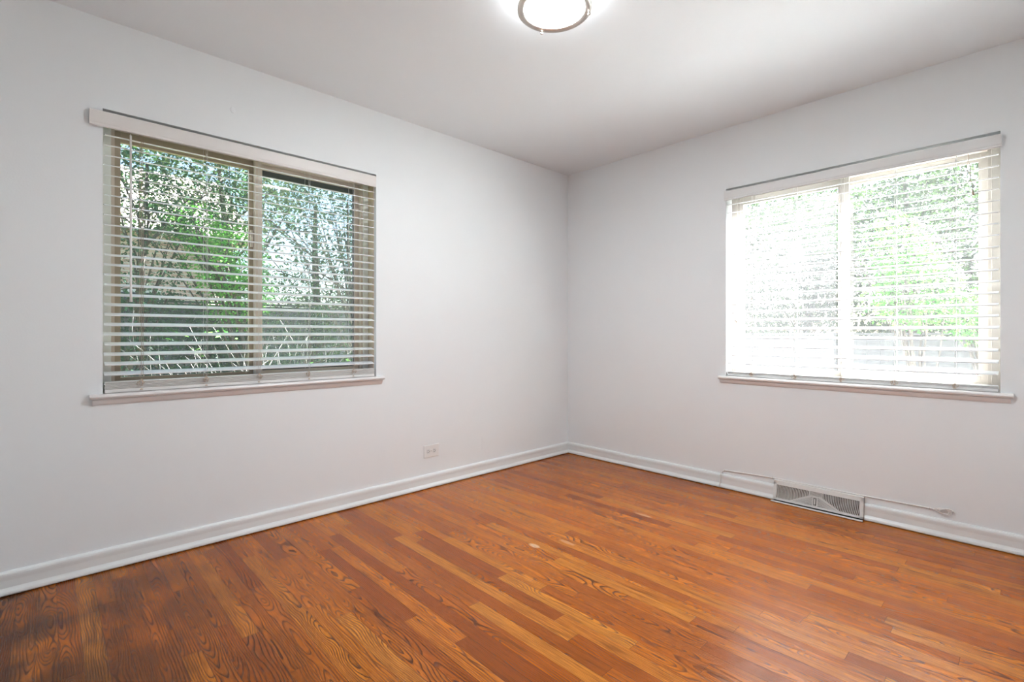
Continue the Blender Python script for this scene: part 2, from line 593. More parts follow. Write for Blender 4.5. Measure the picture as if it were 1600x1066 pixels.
def window(which, name, label, Wd, z0, z1, mats):
    P = frame_of(which)
    w = empty(name, P(Wd / 2, 0.1, z0))
    tag(w, label, None, None, 'structure')
    mf, ms, mj, gl1, gl2 = mats
    D = 0.095
    # outer frame
    mb = MB(); ring(mb, P, 0.0, Wd, z0, z1, D, T - 0.002, 0.036, 0.036, 0.030)
    mb.build('window_frame', mj, w, 0.002)
    mb = MB()
    for o in (0.0,):
        lbox(mb, P, Wd - 0.050, Wd - 0.036, D + 0.012, T - 0.01, z0 + 0.03, z1 - 0.036)
        lbox(mb, P, 0.036, 0.050, D + 0.012, T - 0.01, z0 + 0.03, z1 - 0.036)
        lbox(mb, P, 0.05, Wd - 0.05, D + 0.012, T - 0.01, z1 - 0.05, z1 - 0.036)
    mb.build('frame_track', mf, w, 0.001)
    mid = Wd * 0.482
    # sliding sash (left, inner) and fixed sash (right, outer)
    s1 = MB(); ring(s1, P, 0.050, mid + 0.030, z0 + 0.030, z1 - 0.050, D + 0.016, D + 0.040, 0.022, 0.05, 0.032)
    lbox(s1, P, mid - 0.014, mid + 0.010, D + 0.0165, D + 0.0395, z0 + 0.060, z1 - 0.098)
    sash = s1.build('sash', ms, w, 0.0015)
    m1 = MB(); lbox(m1, P, 0.070, mid - 0.012, D + 0.027, D + 0.030, z0 + 0.060, z1 - 0.098)
    m1.build('glass_pane', gl1, sash)
    s2 = MB(); ring(s2, P, mid - 0.004, Wd - 0.050, z0 + 0.030, z1 - 0.050, D + 0.043, D + 0.066, 0.026, 0.030, 0.032)
    sash2 = s2.build('sash', ms if which == 'R' else mf, w, 0.0015)
    m2 = MB(); lbox(m2, P, mid + 0.020, Wd - 0.074, D + 0.053, D + 0.056, z0 + 0.060, z1 - 0.078)
    m2.build('glass_pane', gl2, sash2)
    gk = MB(); ring(gk, P, mid + 0.022, Wd - 0.076, z0 + 0.062, z1 - 0.080, D + 0.050, D + 0.060, 0.010, 0.030 if which == 'L' else 0.014, 0.008)
    gk.build('gasket', M['gasket'] if which == 'L' else mf, sash2)
    if which == 'L':
        jl = MB(); lbox(jl, P, Wd - 0.0065, Wd - 0.0005, 0.028, D - 0.001, z0 + 0.001, z1 - 0.001)
        jl.build('jamb_liner', M['tan_wood'], w, 0.001)
    # meeting stile cover, the pale upright in the middle
    ml = MB(); lbox(ml, P, mid + 0.006, mid + 0.048, D - 0.004, D + 0.0155, z0 + 0.030, z1 - 0.036)
    ml.build('mullion', mf, w, 0.003)
    # latch on the stile
    lt = MB(); zc = z0 + 0.52 * (z1 - z0) + 0.13
    lbox(lt, P, mid - 0.010, mid + 0.004, D + 0.002, D + 0.0155, zc - 0.045, zc + 0.045)
    lt.tube([P(mid - 0.004, D - 0.004, zc - 0.02), P(mid - 0.008, D - 0.016, zc + 0.005), P(mid - 0.006, D - 0.012, zc + 0.035)], 0.005)
    lt.build('latch', mf, w, 0.001)
    # stool and apron
    st = MB()
    prof = [(-0.094, 0.0), (0.018, 0.0), (0.026, -0.005), (0.029, -0.012), (0.026, -0.018), (0.018, -0.021), (0.012, -0.021), (0.012, -0.021)]
    inner = MB()
    lbox(st, P, 0.0005, Wd - 0.0005, -0.004, 0.094, z0 - 0.0, z0 + 0.001)
    A = Vector(P(0, -1, 0)) - Vector(P(0, 0, 0))
    nose = [(0.0, 0.001), (0.020, 0.001), (0.027, -0.003), (0.030, -0.010), (0.027, -0.017), (0.020, -0.020), (0.0, -0.020)]
    st.prism(nose, P(-0.045, 0, z0), P(Wd + 0.045, 0, z0), A, (0, 0, 1))
    st.build('window_sill', M['sill'], w, 0.002)
    ap = MB()
    apron = [(0.0, -0.020), (0.013, -0.020), (0.017, -0.026), (0.013, -0.034), (0.010, -0.040), (0.006, -0.046), (0.0, -0.048)]
    ap.prism(apron, P(-0.036, 0, z0), P(Wd + 0.036, 0, z0), A, (0, 0, 1))
    ap.build('sill_apron', M['sill'], w, 0.001)
    return w


window('L', 'window_1', 'shaded sliding window with taupe frame in the left wall', LW['a1'] - LW['a0'], LW['z0'], LW['z1'],
       (M['taupe'], M['taupe_dark'], M['jamb'], M['glass'], M['glass_screen']))
window('R', 'window_2', 'sunlit sliding window with sun-toned frame in the right wall', RW['a1'] - RW['a0'], RW['z0'], RW['z1'],
       (M['sun_toned'], M['sun_toned'], M['sun_toned'], M['glass_hazy'], M['glass_dusty']))


def blind(which, label, Wd, z0, z1, pitch, sw, tilt, ladders, val, vmat, zfirst, nslat, wand_a, stack):
    P = frame_of(which)
    b = empty('window_blind', P(Wd / 2, 0.03, z0 + 0.001))
    tag(b, label, 'window blind', 'slatted window blinds')
    rnd = random.Random(5 if which == 'L' else 9)
    oc = 0.008 + sw / 2                      # slat centre depth inside the opening
    a0, a1 = 0.007, Wd - 0.007
    th = 0.0038

    def slat(mb, zc, t, bow=0.0, ao=0.0):
        # slightly crowned cross-section, room edge down
        sec = []
        n = 4
        for i in range(n + 1):
            s = -0.5 + i / n
            sec.append((s * sw, 0.0012 * (1 - 4 * s * s)))
        poly = [(p, q + th / 2) for p, q in sec] + [(p, q - th / 2) for p, q in reversed(sec)]
        ct, stt = math.cos(t), math.sin(t)
        cols = 9
        vs, m = [], len(poly)
        for k in range(cols):
            a = a0 + ao + (a1 - a0) * k / (cols - 1)
            sag = bow * math.sin(PI * k / (cols - 1))
            for (p, q) in poly:
                oo = oc + p * ct - q * stt
                zz = zc + p * stt + q * ct - sag
                vs.append(P(a, oo, zz))
        fs = []
        for k in range(cols - 1):
            for i in range(m):
                j = (i + 1) % m
                fs.append((k * m + i, k * m + j, (k + 1) * m + j, (k + 1) * m + i))
        fs.append(tuple(range(m)))
        fs.append(tuple((cols - 1) * m + i for i in range(m))[::-1])
        mb.add(vs, fs)
    mb = MB()
    for i in range(nslat):
        slat(mb, zfirst - i * pitch + rnd.uniform(-0.0006, 0.0006), tilt + rnd.uniform(-0.02, 0.02), 0.0005, rnd.uniform(-0.002, 0.002))
    mb.build('slats', M['slat'], b)
    # surplus slats lying on the bottom rail
    mb = MB()
    zr = z0 + 0.0025
    lbox(mb, P, a0, a1, oc - sw / 2, oc + sw / 2, zr, zr + 0.016)
    mb.build('bottom_rail', vmat, b, 0.002)
    mb = MB()
    for i in range(stack):
        slat(mb, zr + 0.0205 + i * 0.0062, 0.02, 0.0, rnd.uniform(-0.003, 0.003))
    ztop = zr + 0.0205 + stack * 0.0062
    mb.build('stacked_slats', vmat, b)
    # headrail
    mb = MB(); lbox(mb, P, 0.004, Wd - 0.004, 0.012, 0.062, z1 - 0.056, z1 - 0.014)
    mb.build('headrail', vmat, b, 0.002)
    # valance board, proud of the wall, with short returns
    va0, va1, vz0, vz1 = val
    mb = MB()
    A = Vector(P(0, -1, 0)) - Vector(P(0, 0, 0))
    prof = [(0.008, vz0), (0.0185, vz0), (0.020, vz0 + 0.004), (0.0185, vz0 + 0.010), (0.020, vz0 + 0.016), (0.020, vz1 - 0.006), (0.018, vz1 - 0.001), (0.016, vz1), (0.008, vz1)]
    mb.prism(prof, P(va0, 0, 0), P(va1, 0, 0), A, (0, 0, 1))
    v = mb.build('valance', vmat, b, 0.0008)
    for aa in (max(va0, 0) + 0.05, Wd * 0.5, min(va1, Wd) - 0.05):
        mb = MB()
        lbox(mb, P, aa, aa + 0.02, -0.0078, 0.0118, vz1 - 0.04, vz1 - 0.02)
        mb.build('valance_clip', M['slat'], v)
    # ladder cords: front and back strings, a rung under every slat, a knot bunch below
    for li, a in enumerate(ladders):
        mb = MB()
        of, ob = oc - sw / 2 * math.cos(tilt) - 0.0035, oc + sw / 2 * math.cos(tilt) + 0.0035
        zt = z1 - 0.056
        n = 60
        for o in (of, ob):
            pts = []
            for k in range(n + 1):
                z = zt + (ztop - zt) * k / n
                pts.append(P(a + 0.0012 * math.sin(k * 2.1 + li), o, z))
            mb.tube(pts, 0.0011, 5)
        mb.tube([P(a + 0.006, of - 0.001, zt), P(a + 0.0065, of - 0.001, ztop)], 0.0009, 5)
        for i in range(nslat):
            zc = zfirst - i * pitch
            mb.tube([P(a, of, zc - sw / 2 * math.sin(tilt) - 0.003), P(a, ob, zc + sw / 2 * math.sin(tilt) - 0.003)], 0.0007, 4)
        lc = mb.build('ladder_cord', M['cord'] if which == 'L' and li == 0 else M['cord_white'], b)
        kb = MB()
        for s in range(7):
            aa = a + rnd.uniform(-0.014, 0.014)
            zz = ztop + 0.004
            pts = [P(a + (aa - a) * t * 2.2 * math.sin(t * 2.4 + 0.4), of - 0.003 - 0.004 * math.sin(t * 3.1), zz - t * rnd.uniform(0.018, 0.034)) for t in (0, 0.25, 0.5, 0.75, 1)]
            kb.tube(pts, 0.0012, 5)
        kb.tube([P(a - 0.004, of - 0.004, z0 + 0.010), P(a, of - 0.006, z0 + 0.013), P(a + 0.004, of - 0.004, z0 + 0.010)], 0.003, 8)
        kb.build('knot', M['knot'], lc)
    # tilt wand or short tilt cord
    if wand_a is not None:
        wa, wz0 = wand_a
        mb = MB()
        o = -0.006
        mb.tube([P(wa, o, z1 - 0.095), P(wa + 0.0005, o, wz0 + 0.05), P(wa + 0.001, o, wz0)], [0.0042, 0.0046, 0.0055], 8)
        wd = mb.build('tilt_wand', M['wand'], b)
        hk = MB()
        hk.tube([P(wa, o, z1 - 0.095), P(wa, 0.002, z1 - 0.084), P(wa, 0.014, z1 - 0.075)], 0.002, 6)
        hk.build('wand_hook', M['metal'], wd)
    else:
        a = 1.2075
        mb = MB()
        pts = []
        for k in range(40):
            t = k / 39
            pts.append(P(a + 0.010 * math.sin(t * 9) * t, -0.004 - 0.003 * math.cos(t * 17), z1 - 0.075 - 0.14 * t))
        mb.tube(pts, 0.0014, 6)
        pts = [P(a + 0.004 + 0.012 * t + 0.003 * math.sin(9 * t), -0.004, z1 - 0.13 - 0.14 * t) for t in (0, 0.2, 0.4, 0.6, 0.8, 1)]
        mb.tube(pts, 0.0016, 6)
        mb.tube([P(a + 0.016, -0.005, z1 - 0.268), P(a + 0.020, -0.005, z1 - 0.292)], [0.003, 0.0055], 8)
        mb.build('lift_cord', M['cord'], b)
        mb = MB()                    # loose bit of tilter cord caught on the left
        mb.tube([P(0.062, -0.004, 1.150), P(0.064, -0.006, 1.135), P(0.070, -0.004, 1.128), P(0.072, -0.006, 1.112)], [0.002, 0.004, 0.0035, 0.002], 6)
        mb.build('cord_end', M['cord'], b)
    return b


blind('L', 'white slatted blind with warm valance and long wand in the shaded left window', LW['a1'] - LW['a0'], LW['z0'], LW['z1'],
      0.0447, 0.052, 0.24, [0.138, 0.398, 0.640, 0.905, 1.170], (-0.046, LW['a1'] - LW['a0'] - 0.010, 1.958, 2.026), M['slat_warm'],
      1.938, 25, (0.098, 1.191), 5)
blind('R', 'white slatted blind with plain valance in the overexposed sunlit right window', RW['a1'] - RW['a0'], RW['z0'], RW['z1'],
      0.0564, 0.062, 0.21, [0.166, 0.416, 0.664, 0.912, 1.158], (-0.006, RW['a1'] - RW['a0'] + 0.004, 1.944, 2.008), M['slat_plain'],
      1.9245, 20, None, 2)

# ------------------------------------------------------------------ ceiling light
LC = (-1.844, -1.486, H)
lt = tag(empty('ceiling_light', LC), 'round flush ceiling light with nickel rim and glowing white dome', 'ceiling light')
mb = MB(); mb.lathe([(0.001, 0.0), (0.135, 0.0), (0.138, -0.012), (0.128, -0.020), (0.120, -0.022), (0.001, -0.022)], LC)
mb.build('mounting_pan', M['metal'], lt)
mb = MB(); mb.lathe([(0.122, -0.071), (0.121, -0.076), (0.126, -0.079), (0.136, -0.081), (0.146, -0.080), (0.1505, -0.076), (0.151, -0.068), (0.148, -0.063), (0.143, -0.066), (0.126, -0.068)], LC, close=True)
mb.build('rim', M['metal'], lt)
g = G('lit_frosted_glass')
em = g.n('ShaderNodeEmission')
em.inputs[0].default_value = (0.89, 0.95, 0.985, 1)
em.inputs[1].default_value = LAMP_STRENGTH
M['lamp'] = g.end(em.outputs[0])
mb = MB(); mb.lathe([(0.1215, -0.073), (0.112, -0.080), (0.096, -0.085), (0.074, -0.089), (0.050, -0.0915), (0.026, -0.093), (0.0005, -0.0935)], LC)
mb.build('lamp_dome', M['lamp'], lt)
g = G('added_ceiling_glow')  # glowing band added out of sight behind the rim to brighten the ceiling
em = g.n('ShaderNodeEmission')
em.inputs[0].default_value = (0.89, 0.95, 0.985, 1)
em.inputs[1].default_value = LAMP_STRENGTH * 0.07
mb = MB(); mb.lathe([(0.124, -0.0225), (0.132, -0.040), (0.134, -0.055), (0.132, -0.0675)], LC)
mb.build('added_glow_band', g.end(em.outputs[0]), lt)
for ang in (64, 190, 319):
    t = math.radians(ang)
    x, y = LC[0] + 0.1435 * math.cos(t), LC[1] + 0.1435 * math.sin(t)
    mb = MB()
    mb.tube([(x, y, LC[2] - 0.072), (x, y, LC[2] - 0.082), (x, y, LC[2] - 0.085), (x, y, LC[2] - 0.090), (x, y, LC[2] - 0.093)], [0.004, 0.004, 0.0065, 0.0065, 0.002], 12)
    mb.build('finial', M['metal'], lt)

# ------------------------------------------------------------------ outlet on the left wall
ou = tag(empty('wall_outlet', (-1.437, 0, 0.248)), 'white duplex outlet set sideways low on the left wall', 'outlet')
mb = MB(); mb.box(-1.498, -1.376, -0.0055, 0, 0.206, 0.290)
mb.build('cover_plate', M['outlet'], ou, 0.003)
for cx in (-1.462, -1.414):
    mb = MB()
    n = 24
    ptsf = []
    for k in range(n):
        t = 2 * PI * k / n
        ptsf.append((cx + max(-0.0125, min(0.0125, 0.0165 * math.cos(t))), 0.248 + 0.0165 * math.sin(t)))
    vs = [(x, -0.0055, z) for x, z in ptsf] + [(x, -0.0078, z) for x, z in ptsf]
    fs = [(i, (i + 1) % n, n + (i + 1) % n, n + i) for i in range(n)] + [tuple(range(n, 2 * n))]
    mb.add(vs, fs)
    rc = mb.build('receptacle', M['outlet_grey'], ou)
    mb = MB()
    mb.box(cx - 0.006, cx + 0.002, -0.0084, -0.0077, 0.2535, 0.2555)
    mb.box(cx - 0.006, cx + 0.003, -0.0084, -0.0077, 0.2405, 0.2425)
    mb.tube([(cx + 0.008, -0.0076, 0.248), (cx + 0.008, -0.0084, 0.248)], 0.0028, 10)
    mb.build('slot', M['dark'], rc)
mb = MB(); mb.tube([(-1.438, -0.0050, 0.248), (-1.438, -0.0070, 0.248)], 0.0035, 12)
mb.build('screw', M['metal'], ou)

# small bumps left in the paint
mb = MB()
vs = []
for k in range(7):
    r = 0.0125 * math.cos(k / 6 * PI / 2); d = 0.003 * math.sin(k / 6 * PI / 2)
    for q in range(20):
        t = 2 * PI * q / 20
        vs.append((-2.650 + r * math.cos(t), -d, 2.196 + r * 1.3 * math.sin(t)))
fs = [(k * 20 + q, k * 20 + (q + 1) % 20, (k + 1) * 20 + (q + 1) % 20, (k + 1) * 20 + q) for k in range(6) for q in range(20)]
mb.add(vs, fs, True)
tag(mb.build('painted_wall_plug', M['wall']), 'tiny round painted-over plug on the wall above the left window', 'wall plug')
mb = MB(); mb.box(-0.9865, -0.9835, -0.0015, 0.0, 0.180, 0.282)
tag(mb.build('painted_ridge', M['wall'], bevel=0.0007), 'short upright ridge in the paint between outlet and corner', 'wall mark')

# ------------------------------------------------------------------ floor register on the right wall
V0, V1, VH = -1.703, -2.173, 0.128
vr = tag(empty('floor_register', (0, (V0 + V1) / 2, 0)), 'white enamelled baseboard register with fanned fins under the bright window', 'air vent')
VW = V0 - V1


def S(u, w, d=0.0):
    """point on the sloping face of the register: u along (0 at far end), w height, d proud of the face"""
    s = w / VH
    return (-(0.040 - 0.022 * s) - d, V0 - u, w)


def sbar(mb, u0, w0, u1, w1, width, d0, d1):
    """a bar on the sloping face from (u0, w0) to (u1, w1)"""
    L = math.hypot(u1 - u0, w1 - w0)
    nx, ny = -(w1 - w0) / L * width / 2, (u1 - u0) / L * width / 2
    q = [(u0 + nx, w0 + ny), (u1 + nx, w1 + ny), (u1 - nx, w1 - ny), (u0 - nx, w0 - ny)]
    vs = [S(a, b, d0) for a, b in q] + [S(a, b, d1) for a, b in q]
    mb.add(vs, [(0, 1, 2, 3), (4, 5, 6, 7), (0, 1, 5, 4), (1, 2, 6, 5), (2, 3, 7, 6), (3, 0, 4, 7)])


mb = MB()
sec = [(0.0005, 0.010), (0.030, 0.010), (0.028, 0.020), (0.012, VH - 0.006), (0.0005, VH - 0.006)]
mb.prism([(a, b) for a, b in sec], (0, V0 - 0.004, 0), (0, V1 + 0.004, 0), (-1, 0, 0), (0, 0, 1))
mb.build('duct_box', M['duct'], vr)
mb = MB()
for u0, u1 in ((0.0, 0.018), (VW - 0.018, VW)):
    sbar(mb, (u0 + u1) / 2, 0.012, (u0 + u1) / 2, VH - 0.001, 0.018, -0.010, 0.0)
    mb.prism([(0.0005, 0.012), (0.034, 0.012), (0.016, VH), (0.0005, VH)], (0, V0 - (u0 if u0 == 0 else u1), 0), (0, V0 - (0.003 if u0 == 0 else u1 - 0.003), 0), (-1, 0, 0), (0, 0, 1))
sbar(mb, 0.0, VH - 0.0125, VW, VH - 0.0125, 0.025, -0.010, 0.0)
sbar(mb, 0.0, 0.018, VW, 0.018, 0.012, -0.010, 0.0)
mb.prism([(0.0005, VH - 0.004), (0.019, VH - 0.004), (0.0185, VH), (0.014, VH + 0.003), (0.0005, VH + 0.003)], (0, V0, 0), (0, V1, 0), (-1, 0, 0), (0, 0, 1))
mb.build('face_frame', M['vent'], vr, 0.001)
mb = MB()
mb.prism([(0.048, 0.0015), (0.060, 0.0015), (0.063, 0.004), (0.062, 0.0085), (0.058, 0.010), (0.051, 0.009)], (0, V0 + 0.006, 0), (0, V1 - 0.002, 0), (-1, 0, 0), (0, 0, 1))
mb.build('bottom_lip', M['vent'], vr, 0.001)
mb = MB()
mb.prism([(0.0005, 0.0015), (0.0475, 0.0015), (0.0475, 0.005), (0.0005, 0.005)], (0, V0 + 0.004, 0), (0, V1 + 0.002, 0), (-1, 0, 0), (0, 0, 1))
mb.build('lip_shadow_strip', M['dark'], vr)  # dark strip stands in for the shadow behind the lip
TOPW, BOTW = VH - 0.026, 0.024
DA = ((0.100, BOTW), (0.200, 0.074))       # left divider, bottom to top
DB = ((0.352, BOTW), (0.266, 0.074))       # right divider
mb = MB()
sbar(mb, *DA[0], *DA[1], 0.007, -0.006, 0.002)
sbar(mb, *DB[0], *DB[1], 0.007, -0.006, 0.002)
sbar(mb, 0.197, 0.075, 0.269, 0.075, 0.005, -0.006, 0.002)
sbar(mb, 0.199, 0.075, 0.199, TOPW, 0.005, -0.006, 0.001)
sbar(mb, 0.267, 0.075, 0.267, TOPW, 0.005, -0.006, 0.001)
mb.build('divider', M['vent'], vr)


def arc_fin(mb, pts, width=0.0028):
    for p, q in zip(pts[:-1], pts[1:]):
        sbar(mb, p[0], p[1], q[0], q[1], width, -0.008, -0.0005)


mb = MB()
# curved upright fins left and right of the dividers
n = 22
for i in range(n):
    u = 0.022 + (0.197 - 0.022) * i / (n - 1)
    lowb = BOTW if u < DA[0][0] else BOTW + (u - DA[0][0]) / (DA[1][0] - DA[0][0]) * (0.074 - BOTW)
    pts = [(u - 0.006 * math.sin((w - BOTW) / (TOPW - BOTW) * PI * 0.9) + 0.004, w) for w in [lowb + (TOPW - lowb) * k / 5 for k in range(6)]]
    arc_fin(mb, pts)
n = 22
for i in range(n):
    u = 0.271 + (VW - 0.022 - 0.271) * i / (n - 1)
    lowb = BOTW if u > DB[0][0] else BOTW + (DB[0][0] - u) / (DB[0][0] - DB[1][0]) * (0.074 - BOTW)
    pts = [(u + 0.009 * math.sin((w - BOTW) / (TOPW - BOTW) * PI * 0.62) - 0.006, w) for w in [lowb + (TOPW - lowb) * k / 5 for k in range(6)]]
    arc_fin(mb, pts)
for i in range(4):
    w = 0.080 + i * 0.0062
    arc_fin(mb, [(0.199, w), (0.267, w)])
for i in range(8):
    w = 0.028 + i * 0.0062
    ul = DA[0][0] + (w - BOTW) / (0.074 - BOTW) * (DA[1][0] - DA[0][0])
    ur = DB[0][0] + (w - BOTW) / (0.074 - BOTW) * (DB[1][0] - DB[0][0])
    pl = [(ul + (0.218 - ul) * k / 4, w + 0.006 * math.sin(k / 4 * PI * 0.5) - 0.004) for k in range(5)]
    pr = [(0.242 + (ur - 0.242) * k / 4, w + 0.006 * math.cos(k / 4 * PI * 0.5) - 0.004) for k in range(5)]
    arc_fin(mb, pl); arc_fin(mb, pr)
mb.build('fins', M['vent'], vr)
mb = MB()
for (u0, w0, u1, w1) in ((0.219, 0.022, 0.219, 0.074), (0.241, 0.022, 0.241, 0.074), (0.219, 0.0235, 0.241, 0.0235), (0.219, 0.0725, 0.241, 0.0725)):
    sbar(mb, u0, w0, u1, w1, 0.005, -0.008, 0.001)
sbar(mb, 0.230, 0.034, 0.230, 0.064, 0.006, -0.006, 0.004)
mb.build('damper_lever', M['vent'], vr)

# ------------------------------------------------------------------ cable along the right wall
mb = MB()
r = 0.0032
pts = [(-0.0295, -1.362, 0.004), (-0.0295, -1.362, 0.020), (-0.0235, -1.363, 0.034), (-0.0225, -1.365, 0.085), (-0.014, -1.367, 0.102), (-0.006, -1.372, 0.110),
       (-0.0045, -1.385, 0.119), (-0.0045, -1.40, 0.1215), (-0.0045, -1.55, 0.129), (-0.0045, -1.70, 0.1345), (-0.0045, -1.94, 0.1345),
       (-0.0045, -2.18, 0.1345), (-0.0045, -2.32, 0.136), (-0.0045, -2.46, 0.1385)]
for k in range(26):
    t = k / 25
    pts.append((-0.006 - 0.010 * t, -2.465 - 0.075 * t - 0.012 * math.sin(t * 9), 0.1385 - 0.010 * math.sin(t * 6.3) + 0.006 * t))
mb.tube(pts, r, 8)
pts = []
for k in range(40):
    t = k / 39
    ang = t * 2.2 * 2 * PI
    pts.append((-0.008 - 0.008 * t, -2.500 - 0.022 * t + 0.026 * math.cos(ang), 0.137 + 0.013 * math.sin(ang)))
mb.tube(pts, 0.0022, 8)
cb = tag(mb.build('wall_cable', M['cable']), 'thin white cable stapled above the right baseboard, ending in a loose curl', 'cable')
for yy, zz in ((-1.388, 0.1195), (-1.69, 0.134), (-2.455, 0.1385)):
    mb = MB()
    mb.tube([(-0.0005, yy, zz - 0.006), (-0.0085, yy, zz - 0.005), (-0.0095, yy, zz), (-0.0085, yy, zz + 0.005), (-0.0005, yy, zz + 0.006)], 0.0012, 6)
    mb.build('cable_staple', M['metal'], cb)

# ------------------------------------------------------------------ outside
GZ = -0.55
mb = MB()
mb.box(-14, 16, -12, 20, GZ - 0.3, GZ)
gr = tag(mb.build('ground', ground_mat()), 'patchy grass and soil outside', None, None, 'structure')

M['fence_grey'] = board_mat('weathered_grey_boards', srgb(62, 64, 70), srgb(92, 94, 100), 'x')
M['fence_pale'] = board_mat('pale_boards', srgb(66, 66, 68), srgb(84, 84, 86))
M['bark'] = bark_mat('grey_bark', srgb(52, 46, 42), srgb(96, 88, 80))
M['twig'] = bark_mat('pale_dry_twig', srgb(128, 122, 120), srgb(176, 170, 168))
M['leaf_dark'] = leaf_mat('dark_green_leaf', srgb(18, 48, 34), srgb(34, 70, 48), srgb(58, 96, 68), 0.25)
M['leaf_mid'] = leaf_mat('green_leaf', srgb(32, 64, 34), srgb(52, 90, 46), srgb(92, 120, 66), 0.4)
M['leaf_bright'] = leaf_mat('bright_green_leaf', srgb(46, 112, 44), srgb(76, 150, 54), srgb(126, 178, 84), 0.4)
M['leaf_pale'] = leaf_mat('pale_green_leaf', srgb(70, 96, 64), srgb(104, 128, 82), srgb(150, 156, 104), 0.4)
M['leaf_far'] = leaf_mat('greyed_green_leaf', srgb(20, 36, 28), srgb(34, 54, 36), srgb(62, 78, 50), 0.2)
M['brick'] = brick_mat()
M['roof'] = paint('grey_shingle', srgb(120, 112, 108), 0.9, 0.3, 30, 0.15)
M['house_glass'] = paint('dark_window_glass', (0.05, 0.06, 0.08, 1), 0.1)
M['white_paint'] = paint('exterior_white', (0.75, 0.75, 0.75, 1), 0.6)


def leaves(mb, centre, rad, n, size, rnd, flat=0.5):
    """leaves in small sprays scattered through an ellipsoid, denser to its outside"""
    spray = 9
    for _ in range(max(1, n // spray)):
        while True:
            p = Vector((rnd.uniform(-1, 1), rnd.uniform(-1, 1), rnd.uniform(-1, 1)))
            if 0.15 < p.length < 1:
                break
        p = p * (p.length ** -0.45)
        if p.length > 1:
            p.normalize()
        c = Vector((centre[0] + p.x * rad[0], centre[1] + p.y * rad[1], centre[2] + p.z * rad[2]))
        d0 = Vector((p.x, p.y, p.z * 0.5 + rnd.uniform(-0.5, 0.2))).normalized()
        for k in range(spray):
            q = c + Vector((rnd.gauss(0, 1), rnd.gauss(0, 1), rnd.gauss(0, 0.7))) * size * 1.6
            d = (d0 + Vector((rnd.gauss(0, 1), rnd.gauss(0, 1), rnd.gauss(0, 0.6))) * 0.8).normalized()
            s = d.cross(Vector((rnd.gauss(0, 0.4), rnd.gauss(0, 0.4), 1))).normalized()
            up = s.cross(d)
            L = size * rnd.uniform(0.7, 1.4)
            w = L * rnd.uniform(0.24, 0.4)
            m = q + d * L * 0.5 + up * L * 0.06
            t = q + d * L - up * L * 0.1
            mb.add([q, m + s * w - up * w * 0.3, t, m - s * w - up * w * 0.3], [(0, 1, 2), (0, 2, 3)])


def tree(name, label, cat, base, blobs, n, size, mat, seed, trunk_r=0.06, group=None, nbranch=24, bark='bark', twigr=0.006):
    rnd = random.Random(seed)
    root = tag(empty(name, base), label, cat, group)
    top = max(b[0][2] for b in blobs)
    cx = sum(b[0][0] for b in blobs) / len(blobs)
    cy = sum(b[0][1] for b in blobs) / len(blobs)
    mb = MB()
    pts, rr = [], []
    for k in range(9):
        t = k / 8
        pts.append((base[0] + (cx - base[0]) * t + 0.05 * math.sin(t * 5 + seed), base[1] + (cy - base[1]) * t + 0.05 * math.cos(t * 4 + seed) - 0.05,
                    base[2] - 0.02 + (top - base[2]) * t))
        rr.append(trunk_r * (1 - 0.8 * t))
    mb.tube(pts, rr, 10)
    mb.build('trunk', M[bark], root)
    mb = MB()
    for i in range(nbranch):
        b = rnd.choice(blobs)
        e = Vector([b[0][j] + b[1][j] * rnd.uniform(-0.85, 0.85) for j in range(3)])
        t = rnd.uniform(0.25, 0.9)
        s = Vector(pts[int(t * 8)])
        mid = (s + e) / 2 + Vector((rnd.uniform(-.1, .1), rnd.uniform(-.1, .1), rnd.uniform(0, .2)))
        ps = []
        for k in range(7):
            q = k / 6
            ps.append(s * (1 - q) ** 2 + mid * 2 * q * (1 - q) + e * q * q + Vector((rnd.uniform(-1, 1), rnd.uniform(-1, 1), rnd.uniform(-1, 1))) * 0.012)
        mb.tube(ps, [twigr * 2.2 * (1 - 0.75 * k / 6) for k in range(7)], 5)
    mb.build('branches', M[bark], root)
    mb = MB()
    vol = [b[1][0] * b[1][1] * b[1][2] for b in blobs]
    for b, vv in zip(blobs, vol):
        leaves(mb, b[0], b[1], int(n * vv / sum(vol)), size, rnd)
    if n:
        mb.build('foliage', mat, root)
    return root


# seen through the left window (beyond y = 0)
tree('evergreen_shrub', 'dark green leafy shrub at the left of the left window', 'shrub', (-2.95, 2.9, GZ),
     [((-2.85, 3.0, 1.9), (0.55, 0.5, 1.2)), ((-2.3, 3.2, 2.7), (0.6, 0.5, 0.6)), ((-2.75, 3.0, 0.6), (0.5, 0.4, 0.5))], 13000, 0.034, M['leaf_dark'], 11)
tree('bright_shrub', 'vivid green sunlit bush in the middle of the left window', 'shrub', (-1.75, 2.7, GZ),
     [((-2.02, 2.7, 1.80), (0.36, 0.35, 0.34)), ((-1.88, 2.8, 1.42), (0.30, 0.35, 0.30)), ((-2.3, 2.8, 2.1), (0.22, 0.25, 0.2))], 6000, 0.030, M['leaf_bright'], 12, 0.03)
tree('leafy_tree', 'green tree with yellowish tips behind the vivid bush', 'tree', (-1.3, 4.6, GZ),
     [((-1.7, 4.5, 3.0), (0.9, 0.7, 0.7)), ((-0.9, 4.6, 3.5), (0.9, 0.7, 0.6)), ((-2.4, 4.8, 2.9), (0.6, 0.5, 0.6))], 8500, 0.040, M['leaf_pale'], 13, 0.09)
tree('airy_tree', 'thinly leaved tree with arching branches in the right pane of the left window', 'tree', (-0.2, 3.6, GZ),
     [((-0.6, 3.4, 2.5), (0.75, 0.6, 0.75)), ((-0.1, 3.9, 2.9), (0.8, 0.7, 0.6))], 5200, 0.034, M['leaf_dark'], 14, 0.045, None, 34, 'bark', 0.005)
